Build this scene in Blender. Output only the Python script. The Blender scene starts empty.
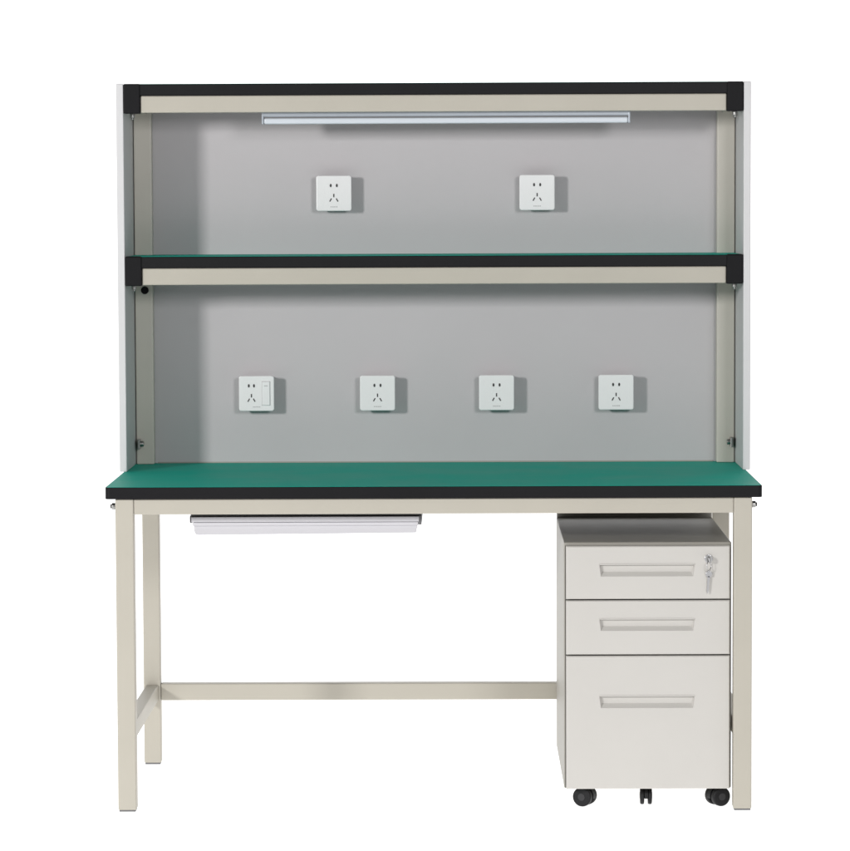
import bpy, bmesh, math
from mathutils import Matrix, Vector
scene=bpy.context.scene
col=scene.collection
# ------------------------------------------------------------ materials
def mat(name, c, rough=.45, metal=0.0, var=.03, vscale=6, bump=.0, bscale=300, spec=.5, rvar=.0, emis=None, coat=0):
    m=bpy.data.materials.new(name); m.use_nodes=True
    n=m.node_tree.nodes; l=m.node_tree.links
    b=n["Principled BSDF"]
    b.inputs["Roughness"].default_value=rough; b.inputs["Metallic"].default_value=metal
    b.inputs["Specular IOR Level"].default_value=spec
    b.inputs["Coat Weight"].default_value=coat
    tc=n.new("ShaderNodeTexCoord")
    nz=n.new("ShaderNodeTexNoise"); nz.inputs["Scale"].default_value=vscale; nz.inputs["Detail"].default_value=5
    l.new(tc.outputs["Object"],nz.inputs["Vector"])
    r=n.new("ShaderNodeValToRGB")
    r.color_ramp.elements[0].position=.3; r.color_ramp.elements[1].position=.7
    r.color_ramp.elements[0].color=[max(0,x*(1-var)) for x in c]+[1]
    r.color_ramp.elements[1].color=[min(1,x*(1+var)) for x in c]+[1]
    l.new(nz.outputs["Fac"],r.inputs["Fac"]); l.new(r.outputs["Color"],b.inputs["Base Color"])
    if rvar:
        mr=n.new("ShaderNodeMapRange"); mr.inputs["To Min"].default_value=rough-rvar; mr.inputs["To Max"].default_value=rough+rvar
        mr.inputs["From Min"].default_value=.3; mr.inputs["From Max"].default_value=.7
        l.new(nz.outputs["Fac"],mr.inputs["Value"]); l.new(mr.outputs["Result"],b.inputs["Roughness"])
    if bump:
        n2=n.new("ShaderNodeTexNoise"); n2.inputs["Scale"].default_value=bscale; n2.inputs["Detail"].default_value=3
        l.new(tc.outputs["Object"],n2.inputs["Vector"])
        bp=n.new("ShaderNodeBump"); bp.inputs["Strength"].default_value=bump; bp.inputs["Distance"].default_value=.001
        l.new(n2.outputs["Fac"],bp.inputs["Height"]); l.new(bp.outputs["Normal"],b.inputs["Normal"])
    if emis is not None:
        b.inputs["Emission Color"].default_value=(1,1,1,1); b.inputs["Emission Strength"].default_value=emis
    return m
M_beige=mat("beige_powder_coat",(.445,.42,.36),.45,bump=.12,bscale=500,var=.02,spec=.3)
M_upright=mat("brightened_beige_powder_coat",(.60,.57,.51),.45,bump=.12,bscale=500,var=.02,spec=.3)  # beige coat lightened to make up for the shade on the uprights
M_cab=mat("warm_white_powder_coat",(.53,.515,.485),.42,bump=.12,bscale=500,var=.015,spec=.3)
M_cabside=mat("shaded_cabinet_coat",(.34,.327,.292),.45,bump=.12,bscale=500,var=.015,spec=.2)  # cabinet coat darkened: shade on side and top put into the colour
M_panel=mat("grey_steel_panel",(.500,.482,.492),.5,bump=.2,bscale=350,var=.025,vscale=3,rvar=.05,spec=.3)
M_side=mat("light_grey_side_panel",(.60,.60,.605),.45,bump=.12,bscale=400,var=.02,spec=.3)
M_green=mat("green_rubber_mat",(.0,.46,.345),.55,bump=.35,bscale=260,var=.06,vscale=4,rvar=.07,spec=.10)
M_black=mat("black_edge_band",(.007,.007,.008),.5,bump=.1,var=.1,spec=.15)
M_cap=mat("black_plastic",(.005,.005,.006),.55,bump=.1,var=.1,spec=.15)
M_white=mat("white_plastic",(.80,.80,.80),.3,var=.01,spec=.4)
M_box=mat("white_mounting_box_plastic",(.50,.50,.51),.4,var=.01)
M_slot=mat("dark_socket_slot",(.03,.03,.03),.6)
M_gap=mat("dark_gap",(.06,.058,.052),.7)
M_mark=mat("grey_print",(.45,.45,.45),.6)
M_chrome=mat("chrome",(.50,.50,.51),.28,metal=1)
M_screw=mat("zinc_screw",(.35,.35,.34),.35,metal=1)
M_alu=mat("brushed_aluminium",(.33,.36,.40),.4,metal=.2,var=.03)
M_tube=mat("frosted_diffuser",(.56,.60,.65),.35,var=.01)
M_tray=mat("white_tray_plastic",(.52,.515,.54),.5,var=.01,spec=.2)
M_traygrey=mat("grey_tray_rail",(.14,.14,.145),.5,spec=.3)
M_wheel=mat("black_caster_rubber",(.008,.008,.009),.5,var=.15,spec=.25)
M_hub=mat("grey_hub",(.03,.03,.032),.5,spec=.3)

# ------------------------------------------------------------ mesh builder
class MB:
    def __init__(s): s.bm=bmesh.new(); s.mats=[]
    def mi(s,m):
        if m not in s.mats: s.mats.append(m)
        return s.mats.index(m)
    def merge(s,t,m,M=None,smooth=False):
        if M is not None: t.transform(M)
        i=s.mi(m)
        for f in t.faces: f.material_index=i; f.smooth=smooth
        me=bpy.data.meshes.new("tmp"); t.to_mesh(me); t.free(); s.bm.from_mesh(me); bpy.data.meshes.remove(me)
    def box(s,x0,x1,y0,y1,z0,z1,m,bev=.0015,seg=2,M=None,vertical=None):
        t=bmesh.new(); bmesh.ops.create_cube(t,size=1)
        t.transform(Matrix.Translation(((x0+x1)/2,(y0+y1)/2,(z0+z1)/2))@Matrix.Diagonal((abs(x1-x0),abs(y1-y0),abs(z1-z0),1)))
        if vertical:
            ed=[e for e in t.edges if abs(e.verts[0].co[vertical[0]]-e.verts[1].co[vertical[0]])>1e-6]
            bmesh.ops.bevel(t,geom=ed,offset=vertical[1],segments=5,affect='EDGES',profile=.5)
            if bev:
                a=vertical[0]
                ed=[e for e in t.edges if len(e.link_faces)==2 and abs(abs(e.link_faces[0].normal[a])-abs(e.link_faces[1].normal[a]))>.5]
                bmesh.ops.bevel(t,geom=ed,offset=bev,segments=seg,affect='EDGES',profile=.5)
        elif bev: bmesh.ops.bevel(t,geom=t.edges[:],offset=bev,segments=seg,affect='EDGES',profile=.5)
        s.merge(t,m,M)
    def cyl(s,c,axis,r,h,m,seg=32,bev=0,r2=None,smooth=True,M=None):
        t=bmesh.new(); bmesh.ops.create_cone(t,cap_ends=True,segments=seg,radius1=r,radius2=r if r2 is None else r2,depth=h)
        if bev:
            ed=[e for e in t.edges if len(e.link_faces)==2 and (len(e.link_faces[0].verts)>4 or len(e.link_faces[1].verts)>4)]
            bmesh.ops.bevel(t,geom=ed,offset=bev,segments=3,affect='EDGES',profile=.5)
        q=Vector((0,0,1)).rotation_difference(Vector(axis)).to_matrix().to_4x4()
        X=Matrix.Translation(c)@q
        if M is not None: X=M@X
        i=s.mi(m); t.transform(X)
        for f in t.faces: f.material_index=i; f.smooth=smooth and len(f.verts)<=4
        me=bpy.data.meshes.new("tmp"); t.to_mesh(me); t.free(); s.bm.from_mesh(me); bpy.data.meshes.remove(me)
    def torus(s,c,R,r,m,M3=None,a=28,b=8):
        t=bmesh.new(); vs=[]
        for i in range(a):
            A=2*math.pi*i/a; row=[]
            for j in range(b):
                B=2*math.pi*j/b
                row.append(t.verts.new(((R+r*math.cos(B))*math.cos(A),r*math.sin(B),(R+r*math.cos(B))*math.sin(A))))
            vs.append(row)
        for i in range(a):
            for j in range(b):
                t.faces.new((vs[i][j],vs[(i+1)%a][j],vs[(i+1)%a][(j+1)%b],vs[i][(j+1)%b]))
        X=Matrix.Translation(c)
        if M3 is not None: X=X@M3
        bmesh.ops.recalc_face_normals(t,faces=t.faces[:])
        s.merge(t,m,X,True)
    def poly(s,pts,y0,y1,m,M=None,bev=0):
        t=bmesh.new(); v=[t.verts.new((x,y0,z)) for x,z in pts]; f=t.faces.new(v)
        r=bmesh.ops.extrude_face_region(t,geom=[f]); 
        for g in r["geom"]:
            if isinstance(g,bmesh.types.BMVert): g.co.y=y1
        bmesh.ops.recalc_face_normals(t,faces=t.faces[:])
        if bev: bmesh.ops.bevel(t,geom=t.edges[:],offset=bev,segments=2,affect='EDGES')
        s.merge(t,m,M)
    def done(s,name,parent=None,label=None,world=None):
        bb=[v.co for v in s.bm.verts]
        c=Vector([(min(v[i] for v in bb)+max(v[i] for v in bb))/2 for i in range(3)])
        if world is not None: c=Vector(world)
        s.bm.transform(Matrix.Translation(-c))
        me=bpy.data.meshes.new(name); s.bm.to_mesh(me); s.bm.free()
        for m in s.mats: me.materials.append(m)
        o=bpy.data.objects.new(name,me); col.objects.link(o)
        W[o.name]=c
        if parent is not None:
            o.parent=parent; o.location=c-W[parent.name]
        else: o.location=c
        if label: o["label"]=label
        return o
W={}
def empty(name,loc,label,cat):
    e=bpy.data.objects.new(name,None); e.empty_display_size=.1; col.objects.link(e); e.location=loc; W[e.name]=Vector(loc)
    e["label"]=label; e["category"]=cat
    return e
def part(name,parent,*boxes,label=None):
    b=MB()
    for q in boxes: b.box(*q[:7],**(q[7] if len(q)>7 else {}))
    return b.done(name,parent,label)

# ------------------------------------------------------------ studio
g=MB(); t=bmesh.new()
vs=[t.verts.new(p) for p in ((-14,-12,0),(14,-12,0),(14,5,0),(-14,5,0))]; t.faces.new(vs)
M_floor=mat("white_glowing_studio_floor",(.8,.8,.8),.9,var=.002,spec=0,emis=.93)
# added emission keeps the floor white and shadowless; fades towards the front
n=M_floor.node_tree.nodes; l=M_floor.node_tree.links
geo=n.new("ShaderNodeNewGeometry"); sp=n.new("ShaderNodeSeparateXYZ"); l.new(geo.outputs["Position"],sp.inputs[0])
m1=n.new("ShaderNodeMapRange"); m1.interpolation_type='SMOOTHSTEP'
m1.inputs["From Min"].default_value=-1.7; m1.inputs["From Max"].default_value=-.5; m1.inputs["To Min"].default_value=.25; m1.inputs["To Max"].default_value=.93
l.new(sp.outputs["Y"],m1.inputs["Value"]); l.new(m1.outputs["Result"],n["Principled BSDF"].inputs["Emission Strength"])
g.merge(t,M_floor); ground=g.done("ground",world=(0,0,0)); ground["kind"]="structure"
g=MB(); t=bmesh.new(); prof=[(5,0)]
for i in range(1,13):
    a=math.pi/2*i/12; prof.append((5+1.5*math.sin(a),1.5-1.5*math.cos(a)))
prof.append((6.5,8))
rows=[(t.verts.new((-14,y,z)),t.verts.new((14,y,z))) for y,z in prof]
for a,b in zip(rows,rows[1:]): t.faces.new((a[0],a[1],b[1],b[0]))
M_back=mat("white_glowing_backdrop",(.8,.8,.8),.9,var=.002,spec=0,emis=1.0)  # backdrop glows by added emission so it stays pure white
g.merge(t,M_back,None,True); bd=g.done("backdrop"); bd["kind"]="structure"

# ------------------------------------------------------------ workbench
wb=empty("workbench",(0,.375,0),"beige steel workbench with green top and grey shelf hutch","workbench")
b=MB(); b.box(-.75,.75,0,.75,.7225,.7496,M_black,bev=.0012,vertical=(2,.010))
top=b.done("table_top",wb,"black-edged board with green mat surface")
b=MB(); b.box(-.7480,.7480,.002,.748,.7490,.7502,M_green,bev=.0003,seg=1,vertical=(2,.0095)); b.done("work_surface",top)
L,LI=.728,.686
for sx in (-1,1):
    for (y0,y1) in ((.010,.052),(.708,.748)):
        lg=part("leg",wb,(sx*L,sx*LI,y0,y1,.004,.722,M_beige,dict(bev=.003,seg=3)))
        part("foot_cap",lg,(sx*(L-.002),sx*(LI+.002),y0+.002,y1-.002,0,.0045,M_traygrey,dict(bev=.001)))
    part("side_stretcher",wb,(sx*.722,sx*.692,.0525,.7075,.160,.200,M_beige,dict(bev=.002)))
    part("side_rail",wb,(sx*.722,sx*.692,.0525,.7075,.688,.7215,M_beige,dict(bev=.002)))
    b=MB(); b.cyl((sx*.7325,.031,.704),(1,0,0),.0075,.010,M_screw,bev=.0015); b.cyl((sx*.7385,.031,.704),(1,0,0),.005,.004,M_gap,seg=6)
    b.done("bolt",wb)
part("apron_rail",wb,(-.6855,.6855,.013,.045,.686,.7215,M_beige,dict(bev=.002)))
part("apron_rail",wb,(-.6855,.6855,.712,.744,.687,.7215,M_beige,dict(bev=.002)))
part("foot_stretcher",wb,(-.6855,.6855,.711,.745,.160,.202,M_beige,dict(bev=.003,seg=3)))

# hutch
YP=.4585; S=.741; T=1.680; MM=1.268
b=MB(); b.box(-.7408,.7408,.742,.749,.7503,1.655,M_panel,bev=.001)
b.box(-.690,.690,.7405,.7425,.7503,.7535,M_cabside,bev=.0005)
b.done("back_panel",wb,"grey steel back panel carrying the sockets")
for sx in (-1,1):
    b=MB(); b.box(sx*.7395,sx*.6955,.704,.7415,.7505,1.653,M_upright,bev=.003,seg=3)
    x=sx*.713
    up=b.done("upright",wb)
    if sx<0:
        b=MB(); b.cyl((x+sx*.002,.7025,1.181),(0,1,0),.0095,.004,M_cap,bev=.001)
        b.done("cable_hole_plug",up)
    b=MB(); b.cyl((sx*.7265,.694,.802),(1,0,0),.007,.012,M_screw,bev=.001); b.box(sx*.7335,sx*.728,.67,.703,.790,.814,M_screw,bev=.001); b.done("bracket_screw",up)
    b=MB(); b.box(sx*.7413,sx*.759,YP,.752,.7505,1.6805,M_side,bev=.002,seg=2); b.done("side_panel",wb)

def shelf(zt,label):
    b=MB(); b.box(-S+.0003,S-.0003,YP,.741,zt-.028,zt-.0005,M_black,bev=.002)
    sh=b.done("shelf",wb,label)
    b=MB(); b.box(-S+.004,S-.004,YP+.006,.741,zt-.0015,zt+.0001,M_green,bev=.0002,seg=1); b.done("shelf_surface",sh)
    b=MB(); b.box(-.7005,.7005,YP+.004,YP+.034,zt-.0685,zt-.0285,M_beige,bev=.003,seg=3); b.done("shelf_rail",sh)
    for sx in (-1,1):
        b=MB(); b.box(sx*.7405,sx*.7010,YP-.003,YP+.030,zt-.0705,zt+.0003,M_cap,bev=.003,seg=3); b.done("end_cap",sh)
        b=MB(); b.box(sx*.7395,sx*.706,YP+.031,.7035,zt-.0665,zt-.0285,M_beige,bev=.002)
        b.done("shelf_arm",sh)
        b=MB(); b.cyl((sx*.724,YP+.05,zt-.073),(0,0,1),.006,.014,M_screw,bev=.001)
        b.cyl((sx*.724,YP+.05,zt-.082),(0,0,1),.0035,.006,M_screw); b.done("shelf_screw",sh)
    return sh
shelf(T,"upper shelf with black edge and beige rail")
shelf(MM,"middle shelf with green surface and black edge")

# light fixture
y0=YP+.040; dz=.003
b=MB()
b.box(-.411,.471,y0,y0+.036,1.598+dz,1.6145+dz,M_alu,bev=.003,seg=3)
b.box(-.411,.471,y0+.003,y0+.034,1.5935+dz,1.5985+dz,M_traygrey,bev=.0005)
fx=b.done("light_fixture",wb,"slim aluminium batten light, switched off")
b=MB(); b.box(-.4075,.4675,y0+.0005,y0+.0355,1.581+dz,1.595+dz,M_tube,bev=.004,seg=4); b.done("light_diffuser",fx)
for x in (-.410,.470):
    b=MB(); b.box(x-.0025,x+.0025,y0-.0005,y0+.0365,1.5805+dz,1.6148+dz,M_alu,bev=.001); b.done("end_cap",fx)
for x in (-.345,.40):
    b=MB(); b.box(x-.022,x+.022,y0+.002,y0+.034,1.6148+dz,1.6515,M_side,bev=.001); b.done("mounting_clip",fx)

# outlets
def outlet(cx,cz,switch=False):
    yb=.7415; yf=.700
    b=MB(); b.box(cx-.0405,cx+.0405,yf+.006,yb,cz-.0405,cz+.0405,M_box,bev=.002,vertical=(1,.005))
    o=b.done("power_outlet",wb,"white square wall socket with a rocker switch" if switch else "white square wall socket with five pin holes")
    b=MB(); b.box(cx-.0435,cx+.0435,yf-.003,yf+.0055,cz-.0435,cz+.0435,M_white,bev=.0022,seg=3,vertical=(1,.006)); fp=b.done("faceplate",o)
    sx=cx-.0125 if switch else cx
    b=MB(); f=yf-.0032
    def slot(x,z,w,h,a=0):
        Mx=Matrix.Translation((x,f,z))@Matrix.Rotation(a,4,'Y')
        b.box(-w/2,w/2,-.0006,.0012,-h/2,h/2,M_slot,bev=0,M=Mx)
    k=.85 if switch else 1
    for d in (-1,1):
        slot(sx+d*.0075*k,cz+.019,.0036,.0078)
        b.cyl((sx+d*.0075*k,f,cz+.019),(0,1,0),.0026,.0016,M_slot,seg=12)
        slot(sx+d*.0080*k,cz-.0165,.0026,.0088,-d*math.radians(30))
    slot(sx,cz-.0055,.0028,.0085)
    b.done("socket_slots",o)
    b=MB()
    for i in range(6): b.box(cx-.009+i*.0032,cx-.0068+i*.0032,f-.0001,f+.0008,cz-.0345,cz-.0322,M_mark,bev=0)
    b.done("printed_mark",o)
    if switch:
        b=MB(); b.box(cx+.013,cx+.034,yf-.0036,yf-.0025,cz-.030,cz+.030,M_mark,bev=.0002)
        b.box(cx+.0138,cx+.0332,yf-.0062,yf-.003,cz-.0292,cz+.0292,M_white,bev=.0015)
        b.box(cx+.019,cx+.028,yf-.0066,yf-.006,cz+.018,cz+.0198,M_mark,bev=0)
        b.done("rocker_switch",o)
for x in (-.247,.253): outlet(x,1.4178)
outlet(-.441,.9255,True)
for x in (-.142,.152,.447): outlet(x,.9255)

# keyboard tray under top
b=MB()
b.box(-.561,-.028,.085,.44,.6765,.6865,M_traygrey,bev=.001)
b.box(-.555,-.034,.10,.43,.6868,.7215,M_gap,bev=.001)
kd=b.done("pull_out_tray",wb,"white shallow pull-out tray under the table top")
b=MB()
R=Matrix.Translation((-.295,0,.66))@Matrix.Rotation(math.radians(-.8),4,'Y')@Matrix.Translation((.295,0,-.66))
b.poly([(-.554,.662),(-.037,.662),(-.038,.650),(-.041,.636),(-.548,.632),(-.553,.640)],.086,.42,M_tray,bev=.001)
b.box(-.559,-.034,.076,.30,.6625,.6745,M_tray,bev=.0012)
b.box(-.556,-.036,.081,.30,.6535,.6610,M_tray,bev=.0008)
b.done("tray_front",kd)
b=MB(); b.box(-.036,-.028,.08,.40,.655,.6760,M_traygrey,bev=.001); b.done("slide_rail",kd)
b=MB(); b.box(-.563,-.557,.085,.40,.660,.6760,M_traygrey,bev=.001); b.done("slide_rail",kd)

# ------------------------------------------------------------ cabinet
CX0,CX1,CY,CZ0,CZ1=.299,.6835,.050,.044,.6155
CYB=CY+.65
cab=empty("drawer_cabinet",((CX0+CX1)/2,.36,0),"off-white steel mobile pedestal with three drawers under workbench","drawer cabinet")
b=MB()
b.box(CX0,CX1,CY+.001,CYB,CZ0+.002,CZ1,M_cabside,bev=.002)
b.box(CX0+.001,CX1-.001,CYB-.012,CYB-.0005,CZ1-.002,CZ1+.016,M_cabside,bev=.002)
b.done("cabinet_body",cab)
b=MB(); b.box(CX0+.003,CX1-.003,CY-.0005,CY+.0015,CZ0+.004,CZ1-.007,M_gap,bev=0); b.done("drawer_gap_shade",cab)  # dark sheet standing in for the shade between drawer fronts
DF=.018
def drawer(z0,z1,hz,label):
    x0,x1=CX0+.0045,CX1-.0045; yf=CY-DF; yb=CY-.0006
    hx0,hx1=.379,.599; h0,h1=hz
    t=bmesh.new(); V=t.verts.new
    e=.0022
    back=[V((x,yb,z)) for x,z in ((x0,z0),(x1,z0),(x1,z1),(x0,z1))]
    mid=[V((x,yf+e,z)) for x,z in ((x0,z0),(x1,z0),(x1,z1),(x0,z1))]
    out=[V((x,yf,z)) for x,z in ((x0+e,z0+e),(x1-e,z0+e),(x1-e,z1-e),(x0+e,z1-e))]
    rim=[V((x,yf,z)) for x,z in ((hx0+.004,h0),(hx1-.004,h0),(hx1,h1),(hx0,h1))]
    bot=[V((x,yf+.0100,z)) for x,z in ((hx0+.008,h0+.010),(hx1-.008,h0+.010),(hx1-.003,h1-.0003),(hx0+.003,h1-.0003))]
    for A,B in ((back,mid),(mid,out),(out,rim),(rim,bot)):
        for i in range(4):
            j=(i+1)%4; t.faces.new((A[i],A[j],B[j],B[i]))
    t.faces.new(bot)
    bmesh.ops.recalc_face_normals(t,faces=t.faces[:])
    b=MB(); b.merge(t,M_cab)
    d=b.done("drawer",cab,label)
    b=MB(); b.box(hx0+.0005,hx1-.0005,yf-.0012,yf+.004,h1-.0018,h1+.0006,M_cab,bev=.0005)
    b.done("drawer_pull",d)
    return d
d1=drawer(.4865,.6085,(.5385,.567),"top drawer with a lock and recessed pull")
drawer(.3585,.4830,(.413,.441),"shallow middle drawer with recessed pull")
drawer(.0470,.3550,(.2345,.263),"deep bottom file drawer with recessed pull")
yf=CY-DF
b=MB(); b.cyl((.630,yf-.001,.579),(0,1,0),.0095,.004,M_chrome,bev=.001); b.cyl((.630,yf-.0035,.579),(0,1,0),.0065,.002,M_screw)
b.done("drawer_lock",d1)
ky=empty("key_set",(.630,yf-.01,.495),"small metal keys hanging from the cabinet drawer lock","keys")
b=MB(); b.box(.6285,.6315,yf-.012,yf-.004,.5765,.5815,M_chrome,bev=.0005)
b.cyl((.630,yf-.014,.579),(1,0,0),.0075,.002,M_chrome,bev=.0005); b.done("inserted_key",ky)
b=MB(); b.torus((.630,yf-.0125,.564),.011,.0009,M_chrome,Matrix.Rotation(math.radians(60),4,'Z')); b.done("key_ring",ky)
b=MB(); R=Matrix.Translation((.631,yf-.006,.551))@Matrix.Rotation(math.radians(5),4,'Y')
b.cyl((0,0,-.007),(0,1,0),.0075,.0018,M_chrome,bev=.0005,M=R)
b.poly([(-.0024,-.012),(.0024,-.012),(.0024,-.048),(0,-.052),(-.0012,-.046),(-.0024,-.043),(-.0014,-.039),(-.0024,-.035),(-.0014,-.031),(-.0024,-.027)],-.0009,.0009,M_chrome,R)
b.done("hanging_key",ky)

# casters
def caster(x,y,ang,s=1.0,w=1.0):
    Mx=Matrix.Translation((x,y,0))@Matrix.Rotation(ang,4,'Z')
    b=MB(); r=.0212*s
    b.cyl((0,0,.0400),(0,0,1),.009*w,.012,M_screw,M=Mx)
    t=bmesh.new(); pts=[]
    for i in range(17):
        a=math.radians(-15+210*i/16); pts.append((0,math.cos(a)*(r+.0015),r+.0008+math.sin(a)*(r+.0008)))
    A=[t.verts.new((-.0065*w,p[1],p[2])) for p in pts]; B=[t.verts.new((.0065*w,p[1],p[2])) for p in pts]
    t.faces.new(A); t.faces.new(B[::-1])
    for i in range(len(A)): j=(i+1)%len(A); t.faces.new((A[i],B[i],B[j],A[j]))
    bmesh.ops.recalc_face_normals(t,faces=t.faces[:]); b.merge(t,M_wheel,Mx)
    c=b.done("caster",cab,"black twin-wheel swivel caster")
    for sx in (-1,1):
        b=MB(); b.cyl((sx*.0145*w,0,r),(1,0,0),r,.0150*w,M_wheel,bev=.003,M=Mx)
        b.done("caster_wheel",c)
        b=MB(); b.cyl((sx*(.0222)*w,0,r),(1,0,0),.0085,.0015,M_hub,bev=.0005,M=Mx); b.done("wheel_hub",c)
caster(.348,.085,math.radians(66),1.06); caster(.655,.085,math.radians(-64),1.06); caster(.490,.10,0,.98,.62)
caster(.350,.62,math.radians(20)); caster(.640,.62,math.radians(-15))

# ------------------------------------------------------------ light
w=bpy.data.worlds.new("World"); scene.world=w; w.use_nodes=True
w.node_tree.nodes["Background"].inputs[0].default_value=(.99,.985,1,1); w.node_tree.nodes["Background"].inputs[1].default_value=.19
def area(name,loc,tgt,size,P,c):
    l=bpy.data.lights.new(name,'AREA'); l.shape='RECTANGLE'; l.size=size[0]; l.size_y=size[1]; l.energy=P; l.color=c
    o=bpy.data.objects.new(name,l); col.objects.link(o); o.location=loc
    o.rotation_euler=(Vector(tgt)-Vector(loc)).to_track_quat('-Z','Y').to_euler()
area("key_softbox",(-3.6,-4.3,2.05),(0,.4,1.0),(.5,.6),180,(1,.99,.98))
area("fill_softbox",(1.7,-5.5,2.15),(.2,.4,1.0),(.9,.9),105,(1,.99,1))

# ------------------------------------------------------------ camera
cam=bpy.data.cameras.new("camera"); co=bpy.data.objects.new("camera",cam); col.objects.link(co)
cam.sensor_fit='HORIZONTAL'; cam.sensor_width=36; cam.lens=3625/850*36; cam.shift_y=.0484; cam.clip_end=200
Rm=(Matrix.Rotation(.0094,3,'Z')@Matrix.Rotation(math.pi/2-.0746,3,'X')@Matrix.Rotation(-.0041,3,'Z')).to_4x4()
co.matrix_world=Matrix.Translation((.0586,-8.2418,1.411))@Rm
scene.camera=co
scene.view_settings.view_transform='Standard'; scene.view_settings.look='None'; scene.view_settings.exposure=0
